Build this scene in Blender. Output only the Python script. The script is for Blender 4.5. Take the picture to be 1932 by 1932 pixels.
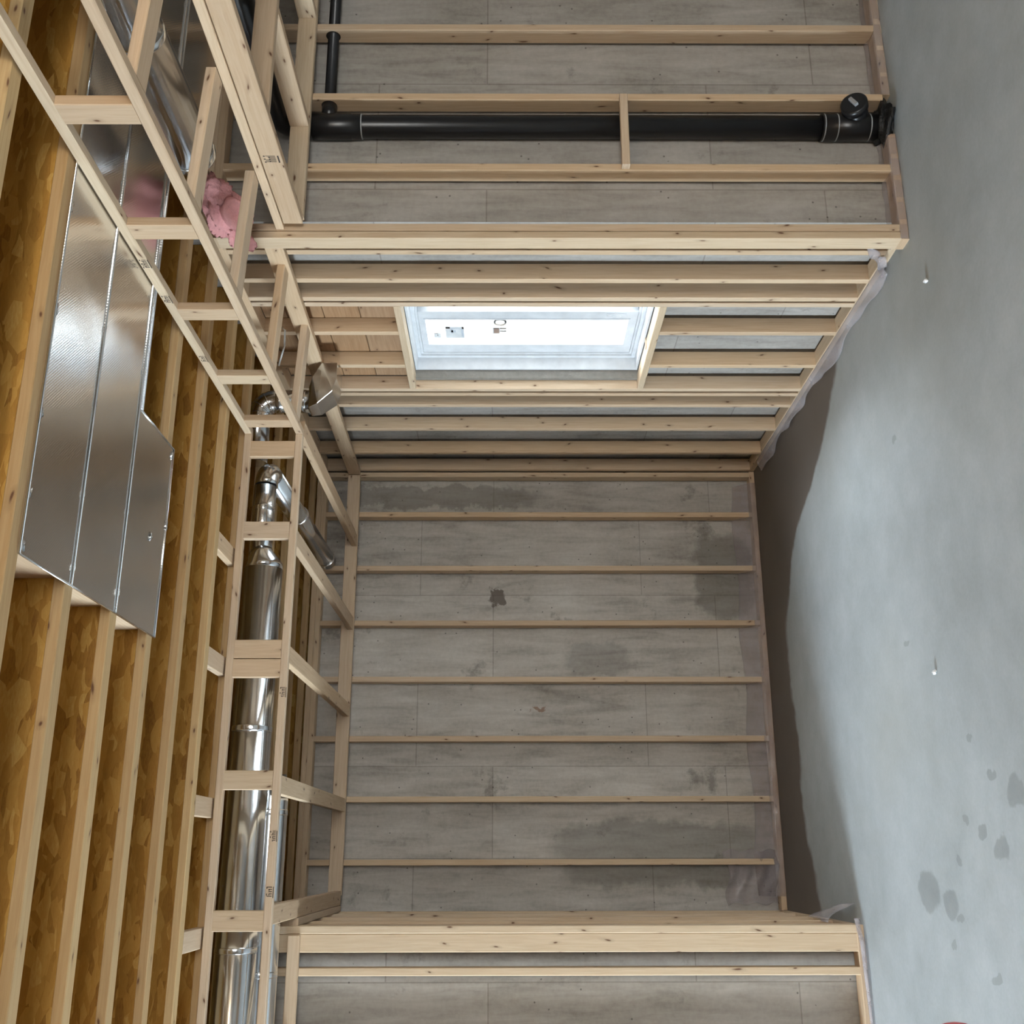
import bpy, math, random
from mathutils import Vector, Matrix
random.seed(7)
S = bpy.context.scene
COL = S.collection
for o in list(bpy.data.objects): bpy.data.objects.remove(o)

# ------------------------------------------------------------------ camera
YAW, PITCH, CAMH, FPX = 0.315, -0.0056, 1.8569, 1997.74
fw = Vector((math.sin(YAW)*math.cos(PITCH), math.cos(YAW)*math.cos(PITCH), math.sin(PITCH)))
rt = Vector((math.cos(YAW), -math.sin(YAW), 0))
up = rt.cross(fw)
cd = bpy.data.cameras.new('camera'); cd.sensor_width = 36; cd.lens = 36*FPX/1932; cd.clip_start = .05
cam = bpy.data.objects.new('camera', cd); COL.objects.link(cam)
M = Matrix((( -up.x, rt.x, -fw.x, 0), (-up.y, rt.y, -fw.y, 0), (-up.z, rt.z, -fw.z, CAMH), (0, 0, 0, 1)))
cam.matrix_world = M
S.camera = cam
# ------------------------------------------------------------------ world / sky, large lights, exposure
W = bpy.data.worlds.new('sky'); S.world = W; W.use_nodes = True
bg = W.node_tree.nodes['Background']; bg.inputs[0].default_value = (.93, .98, 1.0, 1); bg.inputs[1].default_value = 12.0
S.view_settings.view_transform = 'Standard'; S.view_settings.look = 'None'
S.view_settings.exposure = 0.12; S.view_settings.gamma = 1.0; S.view_settings.use_curve_mapping = False

def area(name, loc, rot, sx, sy, power, col):
    l = bpy.data.lights.new(name, 'AREA'); l.shape = 'RECTANGLE'; l.size = sx; l.size_y = sy; l.energy = power; l.color = col
    o = bpy.data.objects.new(name, l); COL.objects.link(o); o.location = loc; o.rotation_euler = rot
    return o
# daylight entering through the basement window in the left wall
area('left_window_daylight', (-5.98, 4.45, 2.0), (0, -math.pi/2+.38, -.10), 1.35, 1.8, 730, (.72, .87, 1.0))

# open sky above the window well outside window 1
area('well_skylight', (3.85, 5.55, 3.0), (0, math.radians(52), 0), 1.0, 1.3, 330, (.86, .94, 1.0))
# added fill from behind the viewer, set outside an assumed rear window
area('rear_fill_light', (1.2, -2.95, 1.95), (math.pi/2-.25, 0, 0), 2.2, 1.3, 90, (1.0, .94, .86))

# ------------------------------------------------------------------ materials
def mat(name):
    m = bpy.data.materials.new(name); m.use_nodes = True
    nt = m.node_tree; b = nt.nodes['Principled BSDF']
    return m, nt, b
def N(nt, t, **kw):
    n = nt.nodes.new(t)
    for k, v in kw.items():
        if k.startswith('i_'): 
            key = k[2:]; n.inputs[int(key) if key.isdigit() else key].default_value = v
        else: setattr(n, k, v)
    return n
def L(nt, a, b): nt.links.new(a, b)
def ramp(nt, fac, stops):
    r = nt.nodes.new('ShaderNodeValToRGB'); e = r.color_ramp.elements
    while len(e) < len(stops): e.new(.5)
    for el, (p, c) in zip(e, stops): el.position = p; el.color = (*c, 1) if len(c) == 3 else c
    L(nt, fac, r.inputs[0]); return r
def mapping(nt, src, scale=(1, 1, 1), rot=(0, 0, 0), loc=(0, 0, 0)):
    m = N(nt, 'ShaderNodeMapping'); m.inputs['Scale'].default_value = scale; m.inputs['Rotation'].default_value = rot; m.inputs['Location'].default_value = loc
    L(nt, src, m.inputs[0]); return m.outputs[0]
def noise(nt, vec, scale, detail=4, rough=.55, dist=0):
    n = N(nt, 'ShaderNodeTexNoise'); n.inputs['Scale'].default_value = scale; n.inputs['Detail'].default_value = detail
    n.inputs['Roughness'].default_value = rough; n.inputs['Distortion'].default_value = dist
    if vec is not None: L(nt, vec, n.inputs['Vector'])
    return n
def mixc(nt, fac, a, b, mode='MIX'):
    m = N(nt, 'ShaderNodeMix', data_type='RGBA', blend_type=mode)
    for s, v in ((m.inputs[0], fac), (m.inputs[6], a), (m.inputs[7], b)):
        if hasattr(v, 'links'): L(nt, v, s)
        else: s.default_value = v if isinstance(v, (int, float)) else ((*v, 1) if len(v) == 3 else v)
    return m.outputs[2]
def math_(nt, op, a, b=None, c=None, clamp=False):
    m = N(nt, 'ShaderNodeMath', operation=op, use_clamp=clamp)
    for s, v in zip(m.inputs, (a, b, c)):
        if v is None: continue
        if hasattr(v, 'links'): L(nt, v, s)
        else: s.default_value = v
    return m.outputs[0]
def bump(nt, b, h, strength=.3, dist=.01):
    n = N(nt, 'ShaderNodeBump'); n.inputs['Strength'].default_value = strength; n.inputs['Distance'].default_value = dist
    L(nt, h, n.inputs['Height']); L(nt, n.outputs[0], b.inputs['Normal'])

def wood(name, c0, c1, knot=(.13, .06, .03)):
    m, nt, b = mat(name)
    uv = N(nt, 'ShaderNodeTexCoord').outputs['UV']
    oi = N(nt, 'ShaderNodeObjectInfo')
    g = noise(nt, mapping(nt, uv, (1.3, 26, 1)), 3.2, 5, .6, .6)
    base = ramp(nt, g.outputs[0], [(.3, c1), (.62, c0)]).outputs[0]
    big = noise(nt, mapping(nt, uv, (.9, 3, 1)), 1.7, 2)
    base = mixc(nt, math_(nt, 'MULTIPLY', big.outputs[0], .45), base, (c1[0]*.92, c1[1]*.84, c1[2]*.74))
    tone = ramp(nt, oi.outputs['Random'], [(0, (.83, .76, .68)), (.35, (1, 1, 1)), (.7, (1.0, .93, .83)), (1, (.96, .97, .94))]).outputs[0]
    base = mixc(nt, 1.0, base, tone, 'MULTIPLY')
    v = N(nt, 'ShaderNodeTexVoronoi', voronoi_dimensions='2D'); kw = noise(nt, uv, 3, 2); ka = N(nt, 'ShaderNodeVectorMath', operation='MULTIPLY_ADD'); L(nt, kw.outputs['Color'], ka.inputs[0]); ka.inputs[1].default_value = (.25, .12, 0); L(nt, uv, ka.inputs[2]); L(nt, mapping(nt, ka.outputs[0], (4.2, 11, 1)), v.inputs['Vector']); v.inputs['Scale'].default_value = 1
    rim = ramp(nt, v.outputs['Distance'], [(.022, (1, 1, 1)), (.06, (.22, .22, .22)), (.16, (0, 0, 0))]).outputs[0]
    sel = math_(nt, 'GREATER_THAN', N(nt, 'ShaderNodeSeparateColor').outputs[0], .42)
    L(nt, v.outputs['Color'], sel.node.inputs[0].links[0].from_node.inputs[0])
    k = math_(nt, 'MULTIPLY', rim, sel)
    base = mixc(nt, k, base, knot)
    L(nt, base, b.inputs['Base Color']); b.inputs['Roughness'].default_value = .62
    b.inputs['Specular IOR Level'].default_value = .3
    bump(nt, b, g.outputs[0], .12, .004)
    return m
PINE = wood('pine_lumber', (.70, .57, .425), (.59, .45, .315))
PINE2 = wood('pine_flange', (.60, .445, .25), (.50, .345, .175))

PLANK = wood('brown_plank', (.46, .31, .19), (.34, .21, .12))
def osb():
    m, nt, b = mat('oriented_strand_board')
    uv = N(nt, 'ShaderNodeTexCoord').outputs['UV']
    warp = noise(nt, uv, 5, 2)
    vec = N(nt, 'ShaderNodeVectorMath', operation='ADD'); L(nt, uv, vec.inputs[0])
    sc = N(nt, 'ShaderNodeVectorMath', operation='SCALE'); L(nt, warp.outputs['Color'], sc.inputs[0]); sc.inputs['Scale'].default_value = .06; L(nt, sc.outputs[0], vec.inputs[1])
    cols = []
    for i, (rz, sx, sy) in enumerate([(.35, 13, 46), (-.9, 11, 38), (1.2, 15, 52), (2.2, 10, 30)]):
        v = N(nt, 'ShaderNodeTexVoronoi', voronoi_dimensions='2D', feature='F1'); v.inputs['Scale'].default_value = 1
        L(nt, mapping(nt, vec.outputs[0], (sx, sy, 1), (0, 0, rz), (i*3.1, i*1.7, 0)), v.inputs['Vector'])
        s = N(nt, 'ShaderNodeSeparateColor'); L(nt, v.outputs['Color'], s.inputs[0]); cols.append((s.outputs[0], s.outputs[1], v.outputs['Distance']))
    f = cols[0][0]
    for i in (1, 2, 3):
        sel = math_(nt, 'GREATER_THAN', cols[i][1], .52)
        mx = N(nt, 'ShaderNodeMix', data_type='FLOAT'); L(nt, sel, mx.inputs[0]); L(nt, f, mx.inputs[2]); L(nt, cols[i][0], mx.inputs[3]); f = mx.outputs[0]
    fine = noise(nt, mapping(nt, uv, (14, 60, 1)), 3, 4)
    f2 = math_(nt, 'ADD', math_(nt, 'MULTIPLY', f, .70), math_(nt, 'MULTIPLY', fine.outputs[0], .42))
    c = ramp(nt, f2, [(.10, (.21, .09, .017)), (.30, (.36, .182, .034)), (.6, (.46, .25, .053)), (.85, (.53, .31, .077)), (.97, (.60, .39, .12))])
    L(nt, c.outputs[0], b.inputs['Base Color']); b.inputs['Roughness'].default_value = .6
    b.inputs['Specular IOR Level'].default_value = .25
    bump(nt, b, f2, .25, .004)
    return m
OSB = osb()

def concrete_wall(name='formed_concrete', stains_and_shade=(), gain=.93):
    m, nt, b = mat(name)
    tc = N(nt, 'ShaderNodeTexCoord').outputs['UV']      # u along wall, v = height, metres
    n1 = noise(nt, mapping(nt, tc, (7, 1.1, 1)), 2.2, 6, .62, .4)
    n2 = noise(nt, tc, 1.1, 4, .6)
    n3 = noise(nt, tc, 38, 3, .6)
    f = math_(nt, 'ADD', math_(nt, 'MULTIPLY', n1.outputs[0], .5), math_(nt, 'ADD', math_(nt, 'MULTIPLY', n2.outputs[0], .4), math_(nt, 'MULTIPLY', n3.outputs[0], .16)))
    c = ramp(nt, f, [(.34, (.23*gain, .213*gain, .19*gain)), (.5, (.40*gain, .377*gain, .345*gain)), (.66, (.52*gain, .497*gain, .465*gain))]).outputs[0]
    # pock marks and scuffs
    v = N(nt, 'ShaderNodeTexVoronoi', voronoi_dimensions='2D'); L(nt, tc, v.inputs['Vector']); v.inputs['Scale'].default_value = 9
    pk = ramp(nt, v.outputs['Distance'], [(.02, (1, 1, 1)), (.06, (0, 0, 0))]).outputs[0]
    c = mixc(nt, math_(nt, 'MULTIPLY', math_(nt, 'MULTIPLY', pk, .75), math_(nt, 'GREATER_THAN', noise(nt, tc, 4.3, 3).outputs[0], .56)), c, (.07, .065, .06))
    n4 = noise(nt, mapping(nt, tc, (1, 1, 1), (0, 0, 0), (4, 2, 0)), 2.6, 8, .7)
    sm = ramp(nt, n4.outputs[0], [(.60, (0, 0, 0)), (.68, (1, 1, 1))]).outputs[0]
    c = mixc(nt, math_(nt, 'MULTIPLY', sm, .55), c, (.13, .12, .105))
    # formwork joints
    br = N(nt, 'ShaderNodeTexBrick'); L(nt, mapping(nt, tc, (1, 1, 1), (0, 0, math.pi/2), (.33, .62, 0)), br.inputs['Vector'])
    br.inputs['Scale'].default_value = 1; br.inputs['Brick Width'].default_value = 1.62; br.inputs['Row Height'].default_value = .61; br.inputs['Mortar Size'].default_value = .004
    br.inputs['Mortar Smooth'].default_value = .3; br.offset = .33
    br.inputs['Color1'].default_value = (1, 1, 1, 1); br.inputs['Color2'].default_value = (.9, .89, .88, 1)
    c = mixc(nt, 1.0, c, br.outputs['Color'], 'MULTIPLY')
    br.inputs['Mortar'].default_value = (.70, .685, .67, 1)
    for (cx, cz, rx, rz, k_, col) in stains_and_shade:      # damp and rust marks, a dark corner strip, and painted-in shade
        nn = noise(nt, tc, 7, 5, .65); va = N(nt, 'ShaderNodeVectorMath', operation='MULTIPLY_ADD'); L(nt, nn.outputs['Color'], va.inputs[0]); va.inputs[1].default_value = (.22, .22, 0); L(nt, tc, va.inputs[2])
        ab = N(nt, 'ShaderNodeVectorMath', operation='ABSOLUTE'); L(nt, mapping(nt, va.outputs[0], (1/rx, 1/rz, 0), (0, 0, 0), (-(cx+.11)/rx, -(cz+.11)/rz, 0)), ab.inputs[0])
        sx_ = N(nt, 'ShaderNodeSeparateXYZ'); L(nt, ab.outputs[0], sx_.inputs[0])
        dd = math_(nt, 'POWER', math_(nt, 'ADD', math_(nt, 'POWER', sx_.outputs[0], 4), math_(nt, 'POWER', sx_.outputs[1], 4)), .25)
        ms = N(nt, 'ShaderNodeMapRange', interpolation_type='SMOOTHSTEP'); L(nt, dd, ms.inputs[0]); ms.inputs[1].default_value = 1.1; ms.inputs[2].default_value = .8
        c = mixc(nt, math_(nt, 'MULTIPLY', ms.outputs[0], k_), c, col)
    L(nt, c, b.inputs['Base Color']); b.inputs['Roughness'].default_value = .8; b.inputs['Specular IOR Level'].default_value = .25
    bump(nt, b, math_(nt, 'SUBTRACT', f, math_(nt, 'MULTIPLY', br.outputs['Fac'], .3)), .25, .006)
    return m
CONC = concrete_wall()
CONC_A = concrete_wall('formed_concrete_alcove', [(1.95, .25, .33, .22, .55, (.12, .11, .095)), (2.58, 2.45, .09, .85, .5, (.15, .135, .115)), (.02, .8, .22, .75, .45, (.11, .105, .09)),  # low damp patch, dark corner strip, lower-left shade painted into the colour
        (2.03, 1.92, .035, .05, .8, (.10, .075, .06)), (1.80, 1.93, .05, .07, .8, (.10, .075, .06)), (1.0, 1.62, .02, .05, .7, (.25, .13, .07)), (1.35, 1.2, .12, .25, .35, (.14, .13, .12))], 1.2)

def floor_mat():
    m, nt, b = mat('concrete_slab')
    tc = N(nt, 'ShaderNodeTexCoord').outputs['Object']
    sp = N(nt, 'ShaderNodeSeparateXYZ'); L(nt, tc, sp.inputs[0]); x, y = sp.outputs[0], sp.outputs[1]
    n1 = noise(nt, tc, .9, 5, .6, .3); n2 = noise(nt, tc, 5.5, 5, .65); n3 = noise(nt, tc, 60, 2)
    f = math_(nt, 'ADD', math_(nt, 'MULTIPLY', n1.outputs[0], .55), math_(nt, 'ADD', math_(nt, 'MULTIPLY', n2.outputs[0], .3), math_(nt, 'MULTIPLY', n3.outputs[0], .12)))
    c = ramp(nt, f, [(.34, (.33, .362, .37)), (.5, (.405, .443, .46)), (.64, (.475, .515, .535))]).outputs[0]
    warm = noise(nt, tc, .55, 3, .5)
    c = mixc(nt, ramp(nt, warm.outputs[0], [(.48, (0, 0, 0)), (.7, (.45, .45, .45))]).outputs[0], c, (.38, .385, .35))
    # damp band along the foot of the alcove wall, with its own wandering edge
    fc = N(nt, 'ShaderNodeFloatCurve'); cv = fc.mapping.curves[0]
    P = [(-.6, 6.55), (-.1, 6.70), (.3, 6.85), (.62, 6.81), (.96, 6.87), (1.2, 6.887), (1.45, 6.876), (1.64, 6.75), (1.93, 6.52), (2.02, 6.36), (2.18, 6.0), (2.32, 5.75), (2.7, 5.3)]
    pts = [((a+1)/4, (bb-5)/3) for a, bb in P]
    cv.points[0].location = pts[0]; cv.points[1].location = pts[-1]
    for q in pts[1:-1]: cv.points.new(*q)
    fc.mapping.update()
    L(nt, math_(nt, 'DIVIDE', math_(nt, 'ADD', x, 1), 4), fc.inputs['Value'])
    y0 = math_(nt, 'ADD', math_(nt, 'MULTIPLY', fc.outputs[0], 3), 5)
    nz = noise(nt, tc, 6, 4)
    d = math_(nt, 'ADD', math_(nt, 'SUBTRACT', y, y0), math_(nt, 'MULTIPLY', math_(nt, 'SUBTRACT', nz.outputs[0], .5), .16))
    mr = N(nt, 'ShaderNodeMapRange', interpolation_type='SMOOTHSTEP'); L(nt, d, mr.inputs[0]); mr.inputs[1].default_value = -.03; mr.inputs[2].default_value = .06
    damp = math_(nt, 'MULTIPLY', mr.outputs[0], math_(nt, 'GREATER_THAN', x, -.45))
    damp = math_(nt, 'MULTIPLY', damp, math_(nt, 'LESS_THAN', x, 2.9))
    # wet splashes
    spots = [(-.14, 4.93, .085, .13), (-.19, 4.70, .06, .08), (.03, 4.15, .05, .07), (.225, 3.97, .06, .075), (.09, 4.30, .035, .04), (-.25, 4.62, .02, .03), (.14, 4.45, .018, .03), (.30, 4.15, .022, .035), (-.02, 4.55, .016, .03), (-.35, 4.72, .02, .03), (.95, 4.85, .02, .035), (1.9, 4.7, .018, .03), (.45, 4.3, .015, .03), (-.45, 4.35, .02, .05)]
    wv = N(nt, 'ShaderNodeVectorMath', operation='ADD'); L(nt, tc, wv.inputs[0])
    ws = N(nt, 'ShaderNodeVectorMath', operation='SCALE'); wn = noise(nt, tc, 11, 3); ws.inputs['Scale'].default_value = .09
    wsub = N(nt, 'ShaderNodeVectorMath', operation='SUBTRACT'); L(nt, wn.outputs['Color'], wsub.inputs[0]); wsub.inputs[1].default_value = (.5, .5, .5)
    L(nt, wsub.outputs[0], ws.inputs[0]); L(nt, ws.outputs[0], wv.inputs[1])
    wet = None
    for (cx, cy, rx, ry) in spots:
        mp = mapping(nt, wv.outputs[0], (1/rx, 1/ry, 0), (0, 0, 0), (-cx/rx, -cy/ry, 0))
        ln = N(nt, 'ShaderNodeVectorMath', operation='LENGTH'); L(nt, mp, ln.inputs[0])
        s = N(nt, 'ShaderNodeMapRange', interpolation_type='SMOOTHSTEP'); L(nt, ln.outputs['Value'], s.inputs[0])
        s.inputs[1].default_value = 1.12; s.inputs[2].default_value = .85
        wet = s.outputs[0] if wet is None else math_(nt, 'MAXIMUM', wet, s.outputs[0])
    c = mixc(nt, math_(nt, 'MULTIPLY', wet, .42), c, (.17, .185, .18))
    c = mixc(nt, math_(nt, 'MULTIPLY', damp, .85), c, (.115, .082, .058))
    L(nt, c, b.inputs['Base Color'])
    r = math_(nt, 'SUBTRACT', .62, math_(nt, 'MULTIPLY', wet, .12)); L(nt, r, b.inputs['Roughness']); b.inputs['Specular IOR Level'].default_value = .3
    bump(nt, b, math_(nt, 'ADD', n2.outputs[0], math_(nt, 'MULTIPLY', n3.outputs[0], .4)), .10, .006)
    return m
FLOOR = floor_mat()

def simple(name, col, rough=.5, metal=0, spec=.5, trans=0, bumpsc=None, bs=.1):
    m, nt, b = mat(name); b.inputs['Base Color'].default_value = (*col, 1); b.inputs['Roughness'].default_value = rough
    b.inputs['Metallic'].default_value = metal; b.inputs['Specular IOR Level'].default_value = spec
    b.inputs['Transmission Weight'].default_value = trans
    tc = N(nt, 'ShaderNodeTexCoord').outputs['Object']
    n = noise(nt, tc, bumpsc or 12, 3)
    c = ramp(nt, n.outputs[0], [(.3, tuple(v*.9 for v in col)), (.7, tuple(min(1, v*1.06) for v in col))])
    L(nt, c.outputs[0], b.inputs['Base Color'])
    if bumpsc: bump(nt, b, n.outputs[0], bs, .01)
    return m
GALV = simple('galvanised_steel', (.74, .76, .78), .19, 1, bumpsc=7, bs=.12)
BLACK = simple('black_abs', (.012, .012, .013), .32, 0, .5, bumpsc=20, bs=.04)
TAR = simple('black_mastic', (.006, .006, .006), .45, 0, .5, bumpsc=60, bs=.8)
GREYLINE = simple('grey_solvent_cement', (.32, .33, .34), .5)
VINYL = simple('white_vinyl', (.72, .745, .77), .35, 0, .4)
PAPER = simple('sticker_paper', (.72, .74, .75), .7)
INK = simple('black_ink', (.045, .035, .03), .8)
BROWNINK = simple('brown_print', (.36, .25, .2), .7)
GREYPRINT = simple('grey_print', (.55, .60, .66), .7)
PINK = simple('pink_fibreglass', (.70, .33, .32), .95, 0, .1, bumpsc=45, bs=.9)
RED = simple('red_plastic', (.62, .045, .06), .4)
WHITEBIT = simple('white_plastic', (.85, .86, .86), .4)
ROLLED = simple('window_well_steel', (.86, .90, .93), .6)
FOAM = simple('grey_spray_foam', (.24, .225, .2), .9, bumpsc=25, bs=.9)
DARK = simple('dark_bored_hole', (.02, .015, .01), .9)
CABLE = simple('white_cable', (.75, .74, .7), .5)
LETTER = simple('faded_grey_lettering', (.014, .017, .022), .95, 0, .1)
WRAP = simple('white_housewrap', (.86, .90, .93), .7)

def foil():
    m, nt, b = mat('embossed_foil_board'); b.inputs['Metallic'].default_value = 1
    tc = N(nt, 'ShaderNodeTexCoord').outputs['Object']
    n = noise(nt, tc, 2.2, 2)
    c = ramp(nt, n.outputs[0], [(.3, (.74, .73, .715)), (.7, (.82, .82, .815))]); L(nt, c.outputs[0], b.inputs['Base Color'])
    b.inputs['Roughness'].default_value = .17
    w1 = N(nt, 'ShaderNodeTexWave', wave_type='BANDS', bands_direction='DIAGONAL'); L(nt, mapping(nt, tc, (1, 1, 0)), w1.inputs[0]); w1.inputs['Scale'].default_value = 55
    w2 = N(nt, 'ShaderNodeTexWave', wave_type='BANDS', bands_direction='DIAGONAL'); L(nt, mapping(nt, tc, (1, -1, 0)), w2.inputs[0]); w2.inputs['Scale'].default_value = 55
    h = math_(nt, 'ADD', math_(nt, 'MULTIPLY', math_(nt, 'ADD', w1.outputs[1], w2.outputs[1]), .008), math_(nt, 'MULTIPLY', noise(nt, tc, 3.2, 1).outputs[0], .55))
    bump(nt, b, h, .30, .03)
    return m
FOIL = foil()
def glass():
    m, nt, b = mat('window_glass'); out = nt.nodes['Material Output']
    t = N(nt, 'ShaderNodeBsdfTransparent'); g = N(nt, 'ShaderNodeBsdfGlossy'); g.inputs['Roughness'].default_value = .02
    mx = N(nt, 'ShaderNodeMixShader'); fr = N(nt, 'ShaderNodeFresnel'); fr.inputs[0].default_value = 1.45
    L(nt, math_(nt, 'MULTIPLY', fr.outputs[0], .6), mx.inputs[0]); L(nt, t.outputs[0], mx.inputs[1]); L(nt, g.outputs[0], mx.inputs[2]); L(nt, mx.outputs[0], out.inputs[0])
    return m
GLASS = glass()
def poly(name='polyethylene_film', op=.17):
    m, nt, b = mat(name); out = nt.nodes['Material Output']
    b.inputs['Base Color'].default_value = (.72, .68, .70, 1); b.inputs['Roughness'].default_value = .16; b.inputs['Specular IOR Level'].default_value = .7
    t = N(nt, 'ShaderNodeBsdfTransparent'); t.inputs[0].default_value = (.93, .92, .93, 1)
    mx = N(nt, 'ShaderNodeMixShader'); tc = N(nt, 'ShaderNodeTexCoord').outputs['Object']; n = noise(nt, tc, 9, 4)
    f = math_(nt, 'ADD', math_(nt, 'MULTIPLY', n.outputs[0], .22), op-.12)
    L(nt, f, mx.inputs[0]); L(nt, t.outputs[0], mx.inputs[1]); L(nt, b.outputs[0], mx.inputs[2]); L(nt, mx.outputs[0], out.inputs[0])
    bump(nt, b, n.outputs[0], .6, .02)
    return m
POLY = poly(); POLY2 = poly('cloudy_polyethylene_film', .33)

# ------------------------------------------------------------------ mesh helpers
def link(name, verts, faces, m, parent=None, uvs=None, smooth=False, loc=None):
    """verts in world metres; object origin at the mean of the verts (or loc)"""
    vs = [Vector(v) for v in verts]
    c = Vector(loc) if loc is not None else sum(vs, Vector())/len(vs)
    me = bpy.data.meshes.new(name); me.from_pydata([v-c for v in vs], [], faces)
    if uvs is not None:
        ul = me.uv_layers.new(name='UVMap')
        for i, q in enumerate(uvs): ul.data[i].uv = q
    if smooth: me.polygons.foreach_set('use_smooth', [True]*len(me.polygons))
    me.materials.append(m); me.update()
    o = bpy.data.objects.new(name, me); COL.objects.link(o)
    if parent is not None:
        o.parent = parent; o.location = c-pbase(parent)
    else: o.location = c
    return o
def pbase(p):
    v = Vector(p.location)
    while p.parent is not None: p = p.parent; v += p.location
    return v
def thing(name, label, cat, loc=(0, 0, 0), group=None):
    o = bpy.data.objects.new(name, None); o.empty_display_size = .1; COL.objects.link(o); o.location = loc
    tag(o, label, cat, group); return o
def tag(o, label, cat, group=None):
    o['label'] = label; o['category'] = cat
    if group: o['group'] = group
    return o
def struct(o, label=None):
    o['kind'] = 'structure'
    if label: o['label'] = label
    return o
def board(name, p0, p1, side, upv, w, h, m=None, parent=None, ch=.003):
    """lumber stick from p0 to p1 (axis through the centre), w across `side`, h across `upv`, eased edges"""
    m = m or PINE
    p0, p1 = Vector(p0), Vector(p1); ax = (p1-p0); ln = ax.length; ax.normalize()
    s = Vector(side).normalized(); u = Vector(upv).normalized()
    a, b_ = w/2, h/2
    ch = min(ch, a*.4, b_*.4)
    prof = [(-a+ch, -b_), (a-ch, -b_), (a, -b_+ch), (a, b_-ch), (a-ch, b_), (-a+ch, b_), (-a, b_-ch), (-a, -b_+ch)]
    V = [p0+s*x+u*y for x, y in prof]+[p1+s*x+u*y for x, y in prof]
    F, UV = [], []
    ou, ov = random.uniform(0, 60), random.uniform(0, 60)
    per = 0
    flip = ax.dot(s.cross(u)) < 0
    for i in range(8):
        j = (i+1) % 8
        d = math.hypot(prof[j][0]-prof[i][0], prof[j][1]-prof[i][1])
        q = [(i, (ou, ov+per)), (j, (ou, ov+per+d)), (8+j, (ou+ln, ov+per+d)), (8+i, (ou+ln, ov+per))]
        if flip: q.reverse()
        F.append([t[0] for t in q]); UV += [t[1] for t in q]
        per += d
    for base, rev in ((0, True), (8, False)):
        idx = list(range(8))
        if rev != flip: idx.reverse()
        F.append([base+i for i in idx]); UV += [(ou+prof[i][0], ov+3+prof[i][1]) for i in idx]
    return link(name, V, F, m, parent, UV)
def stick(name, X, Y, Z, parent=None, m=None, jit=0.0):
    """axis aligned lumber; the long axis is found automatically"""
    d = [X[1]-X[0], Y[1]-Y[0], Z[1]-Z[0]]; c = [(X[0]+X[1])/2, (Y[0]+Y[1])/2, (Z[0]+Z[1])/2]
    k = d.index(max(d)); o = [i for i in range(3) if i != k]
    p0, p1 = c[:], c[:]; p0[k] -= d[k]/2; p1[k] += d[k]/2
    if jit:
        for p in (p0, p1):
            for i in o: p[i] += random.uniform(-jit, jit)
    e = [Vector((1, 0, 0)), Vector((0, 1, 0)), Vector((0, 0, 1))]
    return board(name, p0, p1, e[o[0]], e[o[1]], d[o[0]], d[o[1]], m, parent)
def boxmesh(X, Y, Z):
    V = [(x, y, z) for x in X for y in Y for z in Z]
    F = [(0, 1, 3, 2), (4, 6, 7, 5), (0, 4, 5, 1), (2, 3, 7, 6), (0, 2, 6, 4), (1, 5, 7, 3)]
    return V, F
def boxuv(V, F):
    """u along the wall (x or y), v = height; on horizontal faces x, y"""
    UV = []
    for f in F:
        a, b, c = (Vector(V[f[0]]), Vector(V[f[1]]), Vector(V[f[2]]))
        n = (b-a).cross(c-a)
        k = max(range(3), key=lambda i: abs(n[i]))
        for i in f:
            v = V[i]; UV.append((v[1], v[2]) if k == 0 else (v[0], v[2]) if k == 1 else (v[0], v[1]))
    return UV
def box(name, X, Y, Z, m, parent=None, loc=None):
    V, F = boxmesh(X, Y, Z); return link(name, V, F, m, parent, boxuv(V, F), loc=loc)
def multibox(name, lst, m, parent=None):
    V, F = [], []
    for X, Y, Z in lst:
        v, f = boxmesh(X, Y, Z); F += [tuple(i+len(V) for i in q) for q in f]; V += v
    return link(name, V, F, m, parent, boxuv(V, F))
def tube(name, pts, r, m, parent=None, seg=24, caps=True, radii=None):
    pts = [Vector(p) for p in pts]; V, F = [], []
    ref = Vector((0, 0, 1))
    d0 = (pts[1]-pts[0]).normalized()
    if abs(d0.dot(ref)) > .9: ref = Vector((1, 0, 0))
    s = d0.cross(ref).normalized()
    n = len(pts)
    for i, p in enumerate(pts):
        if i == 0: d = pts[1]-pts[0]
        elif i == n-1: d = pts[-1]-pts[-2]
        else: d = (pts[i+1]-pts[i]).normalized()+(pts[i]-pts[i-1]).normalized()
        d.normalize(); s = (s-d*s.dot(d)).normalized(); u = d.cross(s)
        rr = radii[i] if radii else r
        V += [p+s*math.cos(2*math.pi*k/seg)*rr+u*math.sin(2*math.pi*k/seg)*rr for k in range(seg)]
    for i in range(n-1):
        for k in range(seg):
            k2 = (k+1) % seg; F.append((i*seg+k, i*seg+k2, (i+1)*seg+k2, (i+1)*seg+k))
    ns = len(F)
    if caps: F.append(tuple(reversed(range(seg)))); F.append(tuple((n-1)*seg+k for k in range(seg)))
    o = link(name, V, F, m, parent)
    o.data.polygons.foreach_set('use_smooth', [i < ns for i in range(len(F))])
    return o
def arc(c, a, b, r, n=8):
    """quarter arc about centre c from direction a to direction b"""
    a, b, c = Vector(a), Vector(b), Vector(c)
    return [c+a*math.cos(t*math.pi/2/n)*r+b*math.sin(t*math.pi/2/n)*r for t in range(n+1)]
def slab(name, outline, z0, z1, m, parent=None):
    n = len(outline); V = [(x, y, z0) for x, y in outline]+[(x, y, z1) for x, y in outline]
    F = [tuple(reversed(range(n))), tuple(range(n, 2*n))]+[(i, (i+1) % n, n+(i+1) % n, n+i) for i in range(n)]
    return link(name, V, F, m, parent, boxuv(V, F))
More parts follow.
